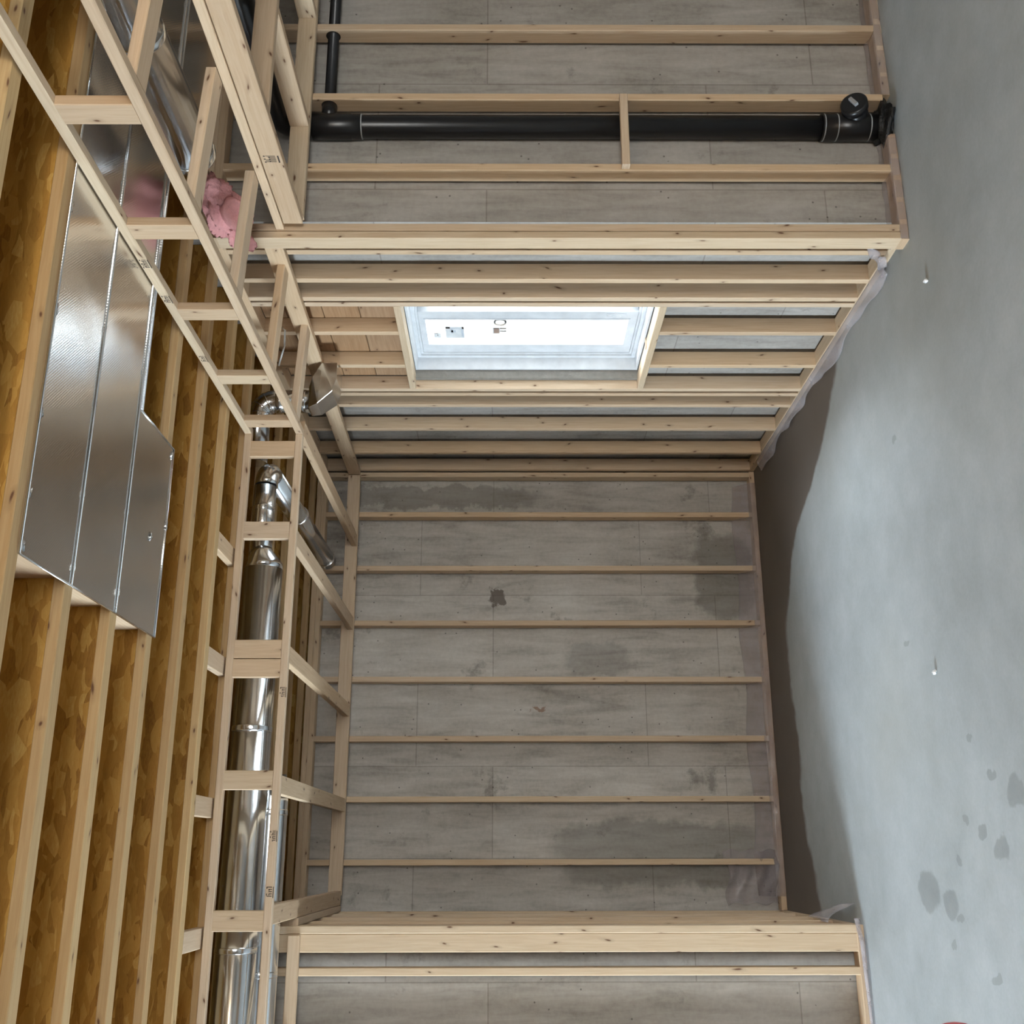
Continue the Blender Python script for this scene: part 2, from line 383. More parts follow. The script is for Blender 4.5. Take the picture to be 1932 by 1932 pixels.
def sheet(name, fn, nu, nv, m, parent=None, thick=.002):
    """curved film: fn(u, v) -> point, u, v in 0..1, with a real thickness"""
    V = [fn(i/nu, j/nv) for i in range(nu+1) for j in range(nv+1)]
    F = [(i*(nv+1)+j, (i+1)*(nv+1)+j, (i+1)*(nv+1)+j+1, i*(nv+1)+j+1) for i in range(nu) for j in range(nv)]
    o = link(name, V, F, m, parent, smooth=True)
    md = o.modifiers.new('thickness', 'SOLIDIFY'); md.thickness = thick
    return o
def blob(name, c, rad, m, parent=None, nu=18, nv=12, rough=.2, seed=1, squash=(1, 1, 1), cut=None):
    rnd = random.Random(seed)
    ph = [(rnd.uniform(1.2, 4.5), rnd.uniform(1.2, 4.5), rnd.uniform(1.2, 4.5), rnd.uniform(0, 6)) for _ in range(6)]
    V, F = [], []
    for i in range(nv+1):
        t = math.pi*i/nv
        for j in range(nu):
            p = 2*math.pi*j/nu
            d = Vector((math.sin(t)*math.cos(p), math.sin(t)*math.sin(p), math.cos(t)))
            k = 1+rough*sum(math.sin(a*d.x*2+b*d.y*2+c_*d.z*2+e) for a, b, c_, e in ph)/3
            V.append(Vector(c)+Vector((d.x*squash[0], d.y*squash[1], d.z*squash[2]))*rad*k)
    for i in range(nv):
        for j in range(nu): F.append((i*nu+j, (i+1)*nu+j, (i+1)*nu+(j+1) % nu, i*nu+(j+1) % nu))
    if cut is not None:
        for v in V: v.z = max(v.z, cut)
    return link(name, V, F, m, parent, smooth=True)

# ------------------------------------------------------------------ dimensions (metres)
YA, YC, YD, XB, XE = 7.442, 4.232, 5.886, 2.744, -.338
ZJ = 3.262                    # underside of the floor joists
T, D9 = .038, .089            # 2x4 thickness and depth

# ------------------------------------------------------------------ the setting
fl = box('floor', (-5.7, 7.2), (-2.6, 7.9), (-.12, 0), FLOOR, loc=(0, 0, 0)); struct(fl)
struct(slab('ceiling', [(-5.7, -2.6), (7.2, -2.6), (7.2, 4.62), (3.1, 4.62), (3.1, 7.9), (-5.7, 7.9)], ZJ+.305, ZJ+.33, OSB))
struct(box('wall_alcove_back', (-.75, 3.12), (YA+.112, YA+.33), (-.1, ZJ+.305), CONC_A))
struct(multibox('wall_alcove_right', [((XB+.108, 3.12), (4.36, 4.97), (-.1, ZJ+.305)), ((XB+.108, 3.12), (5.945, YA+.112), (-.1, ZJ+.305)),
        ((XB+.108, 3.12), (4.97, 5.945), (-.1, 1.035)), ((XB+.108, 3.12), (4.97, 5.945), (2.428, ZJ+.305))], CONC))
struct(box('wall_alcove_left', (-.75, XE-.108), (YD+.112, YA+.112), (-.1, ZJ+.305), CONC))
struct(box('wall_right', (2.86, 7.2), (YC+.112, 4.62), (-.1, ZJ+.305), CONC))
struct(box('wall_left', (-5.7, -.75), (YD+.112, YD+.33), (-.1, ZJ+.305), CONC))
struct(box('wall_far_right', (6.95, 7.2), (-2.6, YC+.112), (-.1, ZJ+.305), CONC))
struct(multibox('wall_behind', [((-5.7, .05), (-2.8, -2.55), (-.1, ZJ+.305)), ((2.35, 7.2), (-2.8, -2.55), (-.1, ZJ+.305)), ((.05, 2.35), (-2.8, -2.55), (-.1, 1.2)), ((.05, 2.35), (-2.8, -2.55), (2.65, ZJ+.305))], CONC))
w3 = bpy.data.objects.new('added_rear_window', None); COL.objects.link(w3); w3.location = (1.2, -2.68, 1.2); struct(w3)  # unseen window added as an opening for the rear fill light
for x0, x1 in ((.05, .11), (1.17, 1.23), (2.29, 2.35)): box('stile', (x0, x1), (-2.71, -2.65), (1.2, 2.65), VINYL, w3)
for z0, z1 in ((1.2, 1.26), (2.59, 2.65)): box('rail', (.11, 2.29), (-2.71, -2.65), (z0, z1), VINYL, w3)
for x0, x1 in ((.11, 1.17), (1.23, 2.29)): box('glass_pane', (x0, x1), (-2.683, -2.678), (1.26, 2.59), GLASS, w3)
struct(multibox('wall_far_left', [((-5.7, -5.5), (-2.6, 3.5), (-.1, ZJ+.305)), ((-5.7, -5.5), (5.4, YD+.33), (-.1, ZJ+.305)), ((-5.7, -5.5), (3.5, 5.4), (2.55, ZJ+.305)), ((-5.7, -5.5), (3.5, 5.4), (-.1, 1.15))], CONC))

# matching basement window in the far left wall (out of the picture, where the daylight comes from)
w2 = bpy.data.objects.new('window_2', None); COL.objects.link(w2); w2.location = (-5.6, 4.45, 1.15); struct(w2)
for y0, y1 in ((3.5, 3.56), (4.42, 4.48), (5.34, 5.4)): box('stile', (-5.64, -5.58), (y0, y1), (1.15, 2.55), VINYL, w2)
for z0, z1 in ((1.15, 1.21), (2.49, 2.55)): box('rail', (-5.64, -5.58), (3.56, 5.34), (z0, z1), VINYL, w2)
for y0, y1 in ((3.56, 4.42), (4.48, 5.34)): box('glass_pane', (-5.615, -5.61), (y0, y1), (1.21, 2.49), GLASS, w2)

# ------------------------------------------------------------------ window 1 : horizontal slider
w1 = bpy.data.objects.new('window_1', None); COL.objects.link(w1); w1.location = (2.92, 5.45, 1.05); struct(w1, 'white vinyl sliding window with stickers still on the glass')
WY0, WY1, WZ0, WZ1 = 4.985, 5.93, 1.05, 2.412
def ring(name, X, y0, y1, z0, z1, t, m, parent, ts=None):
    ts = ts or (t, t, t, t)   # near, far, bottom, top
    box(name, X, (y0, y0+ts[0]), (z0, z1), m, parent); box(name, X, (y1-ts[1], y1), (z0, z1), m, parent)
    box(name, X, (y0+ts[0], y1-ts[1]), (z0, z0+ts[2]), m, parent); box(name, X, (y0+ts[0], y1-ts[1]), (z1-ts[3], z1), m, parent)
ring('jamb_liner', (2.853, 2.945), WY0, WY1, WZ0, WZ1, .014, VINYL, w1)
ring('frame', (2.945, 3.04), WY0+.004, WY1-.004, WZ0+.004, WZ1-.004, .045, VINYL, w1)
ring('frame_stop', (2.930, 2.945), WY0+.014, WY1-.014, WZ0+.014, WZ1-.014, .022, VINYL, w1)
ring('sash', (2.950, 2.985), 5.375, WY1-.05, WZ0+.05, WZ1-.05, .05, VINYL, w1, (.085, .105, .048, .035))
ring('sash', (2.990, 3.022), WY0+.05, 5.46, WZ0+.05, WZ1-.05, .05, VINYL, w1)
ring('glazing_bead', (2.945, 2.951), 5.452, WY1-.148, WZ0+.090, WZ1-.078, .010, VINYL, w1)
box('glass_pane', (2.964, 2.968), (5.46, WY1-.155), (WZ0+.098, WZ1-.085), GLASS, w1)
box('glass_pane', (3.004, 3.008), (WY0+.10, 5.41), (WZ0+.10, WZ1-.10), GLASS, w1)
lt = box('latch', (2.938, 2.95), (5.39, 5.412), (1.17, 1.28), VINYL, w1); box('latch_lever', (2.928, 2.938), (5.395, 5.407), (1.20, 1.25), VINYL, lt)
# stickers on the far pane
def stk(y0, y1, z0, z1, marks=()):
    s = box('sticker', (2.9615, 2.9635), (y0, y1), (z0, z1), PAPER, w1)
    for (a, b, c, d, mm) in marks: box('print', (2.9605, 2.9614), (a, b), (c, d), mm, s)
    return s
stk(5.655, 5.715, 2.245, 2.285, [(5.675, 5.69, 2.262, 2.266, INK), (5.657, 5.663, 2.262, 2.284, INK)])
stk(5.575, 5.72, 2.105, 2.215, [(5.577, 5.60, 2.188, 2.214, INK), (5.577, 5.605, 2.107, 2.118, INK), (5.61, 5.66, 2.170, 2.182, GREYPRINT), (5.62, 5.645, 2.155, 2.190, GREYPRINT), (5.60, 5.70, 2.110, 2.122, GREYPRINT), (5.60, 5.605, 2.12, 2.19, GREYPRINT)])
stk(5.59, 5.66, 1.895, 1.935, [(5.594, 5.656, 1.897, 1.930, BROWNINK), (5.591, 5.598, 1.897, 1.932, INK)])
# foam round the unit
fm = [((2.80, 2.856), (5.936, 5.963), (1.035, 2.43)), ((2.80, 2.856), (4.952, 4.982), (1.035, 2.43)), ((2.80, 2.855), (4.97, 5.94), (1.02, 1.047)), ((2.80, 2.855), (4.97, 5.94), (2.414, 2.44))]
for q in fm: box('foam_seal', *q, FOAM, w1)
box('shim', (2.79, 2.853), (5.50, 5.53), (1.044, 1.052), PINE, w1)

# window well outside the pane: white corrugated liner with a flapping sheet of printed wrap
wl = thing('window_well', 'white corrugated window well liner seen through the glass', 'window well', (3.8, 5.6, .8))
def wellfn(u, v):
    a = -math.pi/2+math.pi*u; c = 1.0+.025*math.sin(v*40)
    return (3.13+1.05*math.cos(a)*c, 6.25+1.5*math.sin(a), .85+.95*v)
sheet('liner', wellfn, 24, 60, ROLLED, wl, .004)
slab('gravel_bed', [(3.13, 4.77), (3.9, 5.2), (4.1, 6.9), (3.13, 7.72)], .7, .84, WRAP, wl)
wr = thing('housewrap_sheet', 'loose white housewrap with faded grey letters outside the window', 'wrap', (3.5, 6.4, 1.0))
sheet('film', lambda u, v: (3.465+.006*math.sin(u*7)+.006*math.sin(v*9), 6.18+.85*u, .90+1.08*v), 14, 14, WRAP, wr, .003)
for ch_, y in (('O', 6.685), ('I', 6.575), ('I', 6.535), ('O', 6.485)):
    cu = bpy.data.curves.new('letter', 'FONT'); cu.body = ch_; cu.size = .125; cu.extrude = .002
    t_ = bpy.data.objects.new('letter', cu); COL.objects.link(t_)
    dg = bpy.context.evaluated_depsgraph_get(); me = bpy.data.meshes.new_from_object(t_.evaluated_get(dg)); bpy.data.objects.remove(t_)
    me.materials.clear(); me.materials.append(LETTER)
    lo = bpy.data.objects.new('letter', me); COL.objects.link(lo); lo.parent = wr
    lo.rotation_euler = (math.pi/2, 0, -math.pi/2); lo.location = Vector((3.449, y, 1.855))-Vector(wr.location)

# ------------------------------------------------------------------ stud walls
def frame(label, loc): return thing('stud_wall_frame', label, 'wall frame', loc)
ZT = ZJ-2*T
# alcove back
fa = frame('pale pine stud wall of seven exposed studs across the back of the alcove', (1.2, YA, 0))
for i in range(7):
    x = 2.405-.4064*i; stick('stud', (x-T/2, x+T/2), (YA, YA+D9), (T, ZT), fa, jit=.003)
stick('stud', (2.70, 2.738), (YA, YA+D9), (T, ZT), fa)
stick('bottom_plate', (XE+.002, XB-.003), (YA, YA+D9), (0, T), fa)
stick('top_plate', (XE+.002, XB-.003), (YA, YA+D9), (ZT, ZT+T), fa); stick('top_plate', (XE, XB-.003), (YA, YA+D9), (ZT+T, ZJ), fa)
stick('ledger_board', (XE+.1, 2.70), (YA-T, YA), (2.94, 3.03), fa)
# alcove right (window wall)
fb = frame('pine stud wall framing the white window, beside the alcove back', (XB, 5.8, 0))
def bstud(y, z0=T, z1=ZT, par=fb): return stick('stud', (XB, XB+D9), (y, y+T), (z0, z1), par, jit=.002)
for y in (4.405, 4.672, 4.853, 4.909, 5.969, 6.037, 6.212, 6.61, 7.048, 7.400): bstud(y)
for y in (5.230, 5.638): bstud(y, T, 1.010); bstud(y, 2.45, ZT)
stick('window_sill_plate', (XB, XB+D9), (4.948, 5.968), (1.010, 1.048), fb); stick('window_head_plate', (XB, XB+D9), (4.948, 5.968), (2.412, 2.45), fb)
stick('bottom_plate', (XB, XB+D9), (4.36, YA-.002), (0, T), fb)
stick('top_plate', (XB, XB+D9), (4.325, YA), (ZT, ZT+T), fb); stick('top_plate', (XB, XB+D9), (4.325, YA), (ZT+T, ZJ), fb)
board('ledger_board', (XB-T/2, 4.27, 2.943), (XB-T/2, YA-T, 2.985), (1, 0, 0), (0, 0, 1), T, D9, None, fb)
for z0 in (2.46, 2.66, 2.86, 3.06): stick('lintel_plank', (XB+D9+.001, XB+.107), (4.95, 5.965), (z0, min(z0+.197, ZT)), fb, PLANK)
# right wall
fc_ = frame('pine stud wall with wide bays holding the black drain pipe', (4.8, YC, 0))
for x in (2.70, 2.742, 3.068, 3.467, 3.881, 4.288, 4.694, 5.1, 5.507, 5.913, 6.32): stick('stud', (x, x+T), (YC, YC+D9), (T, ZT), fc_, jit=.002)
stick('bottom_plate', (2.70, 3.275), (YC, YC+D9), (0, T), fc_); stick('bottom_plate', (3.50, 6.95), (YC, YC+D9), (0, T), fc_)
stick('top_plate', (2.70, 6.95), (YC, YC+D9), (ZT, ZT+T), fc_); stick('top_plate', (2.70, 6.95), (YC, YC+D9), (ZT+T, ZJ), fc_)
stick('ledger_board', (2.795, 6.95), (YC-T, YC), (2.787, 2.876), fc_)
stick('blocking', (3.075, 3.472), (YC-T, YC), (1.276, 1.314), fc_)
for x in (3.467, 3.881, 4.288):
    hb = tube('bored_hole', [(x-.0015, YC+.045, 2.715), (x+.004, YC+.045, 2.715)], .036, DARK, fc_)
# left wall
fd = frame('pine stud wall stub with a doubled corner post nearest the pail', (-1.5, YD, 0))
stick('stud', (XE-T, XE), (YD, YD+D9), (T, ZT), fd); stick('stud', (XE-T-.0905, XE-T-.0015), (YD+.004, YD+.004+T), (T, ZT), fd)
for i in range(11):
    x = -.578-.4064*i; stick('stud', (x, x+T), (YD, YD+D9), (T, ZT), fd)
stick('bottom_plate', (-5.45, XE), (YD, YD+D9), (0, T), fd)
stick('top_plate', (-5.5, XE), (YD, YD+D9), (ZT, ZT+T), fd); stick('top_plate', (-5.5, XE), (YD, YD+D9), (ZT+T, ZJ), fd)
stick('ledger_board', (-5.5, XE-.045), (YD-T, YD), (2.918, 2.978), fd)
# alcove left return
fe = frame('short pine stud return seen edge-on between the stub wall and alcove back', (XE, 6.7, 0))
for y in (YD+D9+.002, 6.30, 6.70, 7.10, YA-T-.002): stick('stud', (XE-D9, XE), (y, y+T), (T, ZT), fe)
stick('bottom_plate', (XE-D9, XE), (YD+D9+.002, YA-.002), (0, T), fe)
stick('top_plate', (XE-D9, XE), (YD+D9+.002, YA-.002), (ZT, ZT+T), fe); stick('top_plate', (XE-D9, XE), (YD+D9+.002, YA-.002), (ZT+T, ZJ), fe)
stick('ledger_board', (XE, XE+T), (YD+.03, YA-.04), (2.94, 3.03), fe)

# ------------------------------------------------------------------ floor joists above
JL = {0: 'nearest wooden I-joist overhead, at the very corner of the picture', 1: 'second wooden I-joist overhead, short of the foil panel',
      2: 'wooden I-joist just short of the long outer edge of the foil panel', 3: 'wooden I-joist along the long outer edge of the foil panel',
      4: 'wooden I-joist under the first seam of the foil panel', 5: 'wooden I-joist under the second seam of the foil panel',
      6: 'wooden I-joist along the stepped inner edge of the foil panel', 7: 'wooden I-joist next past the foil panel towards the ladder bulkhead',
      8: 'wooden I-joist holding the short nailers of the ladder bulkhead', 9: 'wooden I-joist directly above the ladder bulkhead rail',
      10: 'wooden I-joist just behind the round ducts', 11: 'second wooden I-joist behind the round ducts', 12: 'third wooden I-joist behind the round ducts',
      13: 'wooden I-joist second from the alcove back wall', 14: 'wooden I-joist resting right over the alcove back studs'}
for k in range(15):
    yf = 1.73+.405*k; x1 = 6.93 if yf < 4.2 else 2.85 if yf < 5.9 or True else 0
    x0 = -5.5 if yf < YD+.05 else XE-.40
    j = thing('floor_joist', JL[k], 'joist', (.5, yf-.032, ZJ), 'I-joists overhead')
    stick('bottom_flange', (x0, x1), (yf-.064, yf), (ZJ, ZJ+.038), j, PINE2, jit=.001)
    wb = box('web', (x0, x1), (yf-.037, yf-.027), (ZJ+.038, ZJ+.267), OSB, j)
    off = random.uniform(0, 20)
    for q in wb.data.uv_layers[0].data: q.uv = (q.uv[0]+off, q.uv[1]+off*.37)
    stick('top_flange', (x0, x1), (yf-.064, yf), (ZJ+.267, ZJ+.304), j, PINE2)
struct(box('trim_1', (2.86, 2.90), (4.33, YA+.11), (ZJ, ZJ+.304), OSB)); 
struct(box('trim_2', (-.42, 2.86), (YA+.06, YA+.10), (ZJ, ZJ+.304), OSB))

# blocking at the end of the foil panel
eb = None
for k, (a, b_) in enumerate(((3, 4), (4, 5), (5, 6))):
    ya = 1.73+.405*a; yb = 1.73+.405*b_-.064
    o = stick('joist_blocking', (.855, .893), (ya-.025, yb+.024), (ZJ+.039, ZJ+.25))
    tag(o, ['cream wooden block closing the outermost joist bay at the foil panel end', 'cream wooden block closing the middle joist bay at the foil panel end', 'cream wooden block closing the innermost joist bay at the foil panel end'][k], 'blocking', 'blocks at the foil panel end')

# foil faced panning sheet under the joists
pn = thing('foil_panel', 'large shiny foil return-air panel stapled under the ceiling joists', 'panel', (1.8, 3.4, ZJ))
JY = [1.73+.405*k for k in range(15)]
PX0, PXS, PX1 = .832, 1.635, 4.9
zt, zb = ZJ-.0008, ZJ-.0048
slab('foil_board', [(PX0, JY[3]-.012), (PX1, JY[3]-.012), (PX1, JY[5]+.004), (PXS, JY[5]+.004), (PXS, JY[6]+.01), (PX0, JY[6]+.01)], zb, zt, FOIL, pn)
slab('foil_board', [(2.95, JY[5]+.006), (PX1, JY[5]+.006), (PX1, JY[7]), (2.95, JY[7])], zb, zt, FOIL, pn)
for y in (JY[4]-.03, JY[5]-.03):
    s = tube('seam_bead', [(PX0+.002, y, zb-.0005), (PX1, y, zb-.0005)], .0065, FOIL, pn, 14)
    for x in [PX0+.05+.30*i+random.uniform(-.05, .05) for i in range(12)]:
        box('staple', (x, x+.022), (y-.002, y+.002), (zb-.0085, zb-.006), GALV, s)
for a, b_ in (((PX0, JY[3]-.014), (PX1, JY[3]-.014)),):
    tube('folded_edge', [(PX0, JY[3]-.010, zb-.002), (PX1, JY[3]-.010, zb-.002)], .005, FOIL, pn, 10)
tube('folded_edge', [(PXS, JY[5]+.003, zb-.002), (PX1, JY[5]+.003, zb-.002)], .005, FOIL, pn, 10)
tube('folded_edge', [(PX0, JY[6]+.008, zb-.001), (PXS, JY[6]+.008, zb-.001)], .004, FOIL, pn, 10)
tube('folded_edge', [(PX0, JY[3]-.01, zb-.001), (PX0, JY[6]+.008, zb-.001)], .0035, FOIL, pn, 10)
tube('folded_edge', [(PXS, JY[5], zb-.001), (PXS, JY[6]+.008, zb-.001)], .0035, FOIL, pn, 10)
for x, y in ((.86, 2.95), (1.02, 2.945), (1.27, 2.945), (1.62, 2.945), (2.0, 2.945), (1.60, 4.15), (1.3, 4.17), (1.2, 4.0)):
    blob('crumpled_nail_dimple', (x, y, zb-.002), .012, GALV, pn, 8, 6, .5, int(x*100), (1.6, .8, .4))

# ------------------------------------------------------------------ bulkhead frames
RB, RT = 2.943, ZJ-.009
def stamp(parent, o, axes, n=7, w=.055, h=.026):
    """illegible mill stamp: a row of short ink bars printed on the lumber"""
    o = Vector(o); a, b = Vector(axes[0]), Vector(axes[1]); nn = a.cross(b).normalized()
    V, F = [], []
    rnd = random.Random(int(o.length*1e4))
    def bar(u0, u1, v0, v1):
        k = len(V); V.extend([o+a*u0+b*v0, o+a*u1+b*v0, o+a*u1+b*v1, o+a*u0+b*v1]); F.append((k, k+1, k+2, k+3))
    for i in range(n):
        u = i*w/n
        bar(u, u+w/n*.34, 0, h*rnd.uniform(.5, 1))
        if i % 2: bar(u, u+w/n*.8, h*.45, h*.58)
        if i % 3 == 0: bar(u, u+w/n*.9, h*.85, h)
    bar(0, w, -h*.28, -h*.16)
    ob = link('grade_stamp', V, F, INK, parent)
    md = ob.modifiers.new('ink', 'SOLIDIFY'); md.thickness = .0006; md.offset = 0
    return ob
# along the alcove
b1 = thing('bulkhead_frame', 'ladder framed bulkhead running along the alcove around the round ducts', 'bulkhead', (1.0, 5.27, RB))
YL = 5.25
r1 = stick('bottom_rail', (-5.3, 2.148), (YL, YL+T), (RB, RB+T), b1); r2 = stick('top_rail', (-5.3, 2.188), (YL, YL+T), (RT-T, RT), b1)
for x0, x1 in ((.309, .400), (-.326, -.234), (.945, 1.038), (.850, .942), (1.566, 1.66), (2.02, 2.11), (-.95, -.86), (-1.56, -1.47)):
    stick('ladder_block', (x0, x1), (YL+.001, YL+T-.001), (RB+T, RT-T), b1)
for x0 in (.925, .290, 1.535, -.298, -.95, -1.56):
    y1 = YA-T-.001 if x0 > -.31 else YD-T-.001
    board('cross_joist', (x0+.0445, YL+T+.001, RB+.019), (x0+.0445, y1, RB+.019), (1, 0, 0), (0, 0, 1), D9, T, None, b1)
for x0 in (.18, -.40, .862, 1.432, -1.03):
    stick('nailer', (x0, x0+.092), (4.972, YL+.05), (ZJ+.0005, ZJ+.038), b1)
stamp(r1, (.80, YL-.0004, RB+.006), ((-1, 0, 0), (0, 0, 1)), 6, .05, .024); stamp(r1, (.12, YL-.0004, RB+.006), ((-1, 0, 0), (0, 0, 1)), 6, .05, .026); stamp(r1, (-.13, YL-.0004, RB+.006), ((-1, 0, 0), (0, 0, 1)), 5, .05, .026)
# along the window wall, coming towards the viewer
b2 = thing('bulkhead_frame', 'second ladder framed bulkhead crossing under the joists towards the viewer', 'bulkhead', (2.4, 3.0, RB))
X2 = 2.15
q1 = stick('bottom_rail', (X2, X2+T), (-.5, YL+T), (RB, RB+T), b2); q2 = stick('top_rail', (X2, X2+T), (-.5, YL-.002), (RT-T, RT), b2)
for y0 in (5.075, 4.54, 3.906, 3.292, 2.652, 2.03, 1.42):
    stick('ladder_block', (X2+.001, X2+T-.001), (y0, y0+.092), (RB+T, RT-T), b2)
for y0 in (5.076, 4.47, 3.79, 3.178, 2.565, 1.95):
    board('cross_joist', (X2+T+.001, y0+.0445, RB+.020), (2.744, y0+.0445, 2.916+.019), (0, 1, 0), (0, 0, 1), D9, T, None, b2)
board('cross_joist', (X2+.0445, YL+T+.002, RB+.019), (X2+.0445, YA-T-.001, RB+.019), (1, 0, 0), (0, 0, 1), D9, T, None, b2)
hb = stick('header_board', (2.75, 2.75+T), (-.5, 4.192), (2.785, 2.8735), b2); stick('header_board', (2.744, 2.833), (-.5, 4.230), (2.8765, 2.9145), b2)
stamp(q2, (X2-.0004, 3.52, RT-.032), ((0, 1, 0), (0, 0, 1)), 7, .06, .026); stamp(q2, (X2-.0004, 3.79, RT-.032), ((0, 1, 0), (0, 0, 1)), 5, .06, .024); stamp(q2, (X2-.0004, 4.33, RT-.032), ((0, 1, 0), (0, 0, 1)), 5, .06, .022)
stamp(hb, (2.7496, 3.70, 2.81), ((0, 1, 0), (0, 0, 1)), 7, .045, .05)
# lower ceiling frame of the bay on the right
b3 = thing('ceiling_frame', 'low pine ceiling frame over the drain pipe beside the header boards', 'ceiling frame', (4.0, 3.8, 2.787))
for y0 in (3.455, 2.85, 2.24): stick('ceiling_joist', (2.79, 6.9), (y0, y0+T), (2.788, 2.877), b3)
for x0 in (3.28, 3.915, 4.55): stick('cross_block', (x0, x0+T), (3.495, YC-T-.001), (2.788, 2.877), b3)

# ------------------------------------------------------------------ ducts
def duct(label, pts, r, seams=(), seg=28, radii=None):
    c = Vector(pts[0]); t = thing('round_duct', label, 'duct', c, 'galvanised round ducts')
    p = tube('pipe', pts, r, GALV, t, seg, True, radii)
    return t
def collar(t, p, d, r, w=.03):
    p, d = Vector(p), Vector(d).normalized()
    tube('collar', [p-d*w/2, p-d*w*.3, p, p+d*w*.3, p+d*w/2], r, GALV, t, 28, True, [r*1.005, r*1.03, r*1.02, r*1.03, r*1.005])
d1 = duct('long galvanised round trunk duct running inside the alcove bulkhead', [(-5.3, 5.47, 3.150), (1.46, 5.47, 3.150)], .10)
for x in (.62, -.42, -1.3): collar(d1, (x, 5.47, 3.150), (1, 0, 0), .10)
tube('seam', [(-5.3, 5.405, 3.076), (1.46, 5.405, 3.076)], .003, GALV, d1, 8)
tube('reducer', [(1.46, 5.47, 3.15), (1.48, 5.47, 3.15), (1.54, 5.475, 3.168), (1.56, 5.48, 3.175)], .1, GALV, d1, 28, True, [.1, .098, .066, .064])
tube('takeoff', [(1.55, 5.48, 3.175), (1.93, 5.48, 3.175)], .06, GALV, d1, 28)
collar(d1, (1.80, 5.48, 3.175), (1, 0, 0), .06)
d2 = duct('second galvanised round duct tucked behind the trunk duct by the stub wall', [(-5.3, 5.70, 3.075), (.30, 5.70, 3.075), (.40, 5.70, 3.09)], .085)
for x in (.22, -.55): collar(d2, (x, 5.70, 3.075), (1, 0, 0), .085)
br = duct('slim galvanised branch duct running back from the trunk to the alcove wall', [(2.03, 5.58, 3.170), (2.03, 7.37, 3.145)], .062)
collar(br, (2.03, 6.3, 3.151), (0, 1, 0), .062); collar(br, (2.03, 7.3, 3.146), (0, 1, 0), .062)
tube('elbow', arc((1.935, 5.575, 3.17), (0, -1, 0), (1, 0, 0), .095), .062, GALV, br, 28)
EX, EY = 2.50, 5.615
el = duct('galvanised elbow duct dropping into the wall boot under the window header', [(2.12, EY, 3.275), (EX-.095, EY, 3.275)]+arc((EX-.095, EY, 3.18), (0, 0, 1), (1, 0, 0), .095, 5)[1:]+[(EX, EY, 2.985)], .066)
collar(el, (EX-.10, EY, 3.275), (1, 0, 0), .066); collar(el, (EX, EY, 3.16), (0, 0, 1), .066); collar(el, (EX, EY, 3.02), (0, 0, 1), .066)
for k in (1, 2):
    a = math.radians(30*k); c_ = Vector((EX-.095, EY, 3.18)); p_ = c_+Vector((math.sin(a), 0, math.cos(a)))*.095
    collar(el, p_, (math.cos(a), 0, -math.sin(a)), .066, .012)
# rectangular register boot turning into the wall
V = [(EX-.066, EY-.066, 2.985), (EX+.066, EY-.066, 2.985), (EX+.066, EY+.066, 2.985), (EX-.066, EY+.066, 2.985),
     (EX-.05, EY-.085, 2.93), (EX+.12, EY-.085, 2.965), (EX+.12, EY+.085, 2.965), (EX-.05, EY+.085, 2.93),
     (EX+.02, EY-.10, 2.845), (2.700, EY-.10, 2.912), (2.700, EY+.10, 2.912), (EX+.02, EY+.10, 2.845),
     (EX+.10, EY-.10, 2.825), (2.700, EY-.10, 2.825), (2.700, EY+.10, 2.825), (EX+.10, EY+.10, 2.825)]
F = [(i*4+k, i*4+(k+1) % 4, i*4+4+(k+1) % 4, i*4+4+k) for i in range(3) for k in range(4)]+[(3, 2, 1, 0), (12, 13, 14, 15)]
bt = link('register_boot', V, F, GALV); tag(bt, 'folded sheet metal register boot fixed to the window wall ledger', 'boot')
md = bt.modifiers.new('edge', 'BEVEL'); md.width = .004; md.segments = 2
# supply duct inside the second bulkhead
big = duct('galvanised round duct hanging under the foil panel at the header boards', [(2.60, .2, 3.080), (2.60, 3.50, 3.080)], .092)
collar(big, (2.60, 2.85, 3.080), (0, 1, 0), .092); collar(big, (2.60, 3.48, 3.080), (0, 1, 0), .092, .04)

# pink insulation stuffed above the header boards
ins = thing('insulation_wad', 'wad of pink fibreglass insulation stuffed beside the header boards', 'insulation', (2.70, 4.05, 3.0))
blob('batt', (2.70, 4.05, 3.085), .085, PINK, ins, 40, 28, .34, 5, (.8, 1.5, 1.0))
blob('torn_fold', (2.72, 3.90, 3.125), .06, PINK, ins, 26, 18, .45, 11, (.8, 1.2, 1.0))
blob('torn_fold', (2.66, 4.16, 3.06), .055, PINK, ins, 26, 18, .45, 3, (.8, 1.3, .9))

# ------------------------------------------------------------------ drain pipes
PXC, PYC = 3.357, YC+.060
dp = thing('drain_pipe', 'thick black drain pipe standing upright between the right wall studs', 'pipe', (PXC, PYC, 0))
tube('pipe', [(PXC, PYC, .03), (PXC, PYC, 2.80)]+arc((PXC, PYC-.11, 2.84), (0, 1, 0), (0, 0, 1), .11)[0:]+[(PXC, 2.2, 2.95)], .056, BLACK, dp, 32)
tube('coupling', [(PXC, PYC, 2.555), (PXC, PYC, 2.60), (PXC, PYC, 2.605), (PXC, PYC, 2.70), (PXC, PYC, 2.79)], .06, BLACK, dp, 32, True, [.060, .060, .063, .063, .063])
tube('rubber_band', [(PXC, PYC, 2.548), (PXC, PYC, 2.5545)], .0605, GREYLINE, dp, 32)
tube('tee_hub', [(PXC+.02, PYC-.015, 2.712), (PXC+.125, PYC-.015, 2.712)], .036, BLACK, dp, 24)
for z in (.325, .262, .105):
    tube('joint_line', [(PXC, PYC, z-.003), (PXC, PYC, z+.003)], .0655, GREYLINE, dp, 32)
tube('cleanout_body', [(PXC, PYC, .03), (PXC, PYC, .335)], .065, BLACK, dp, 32)
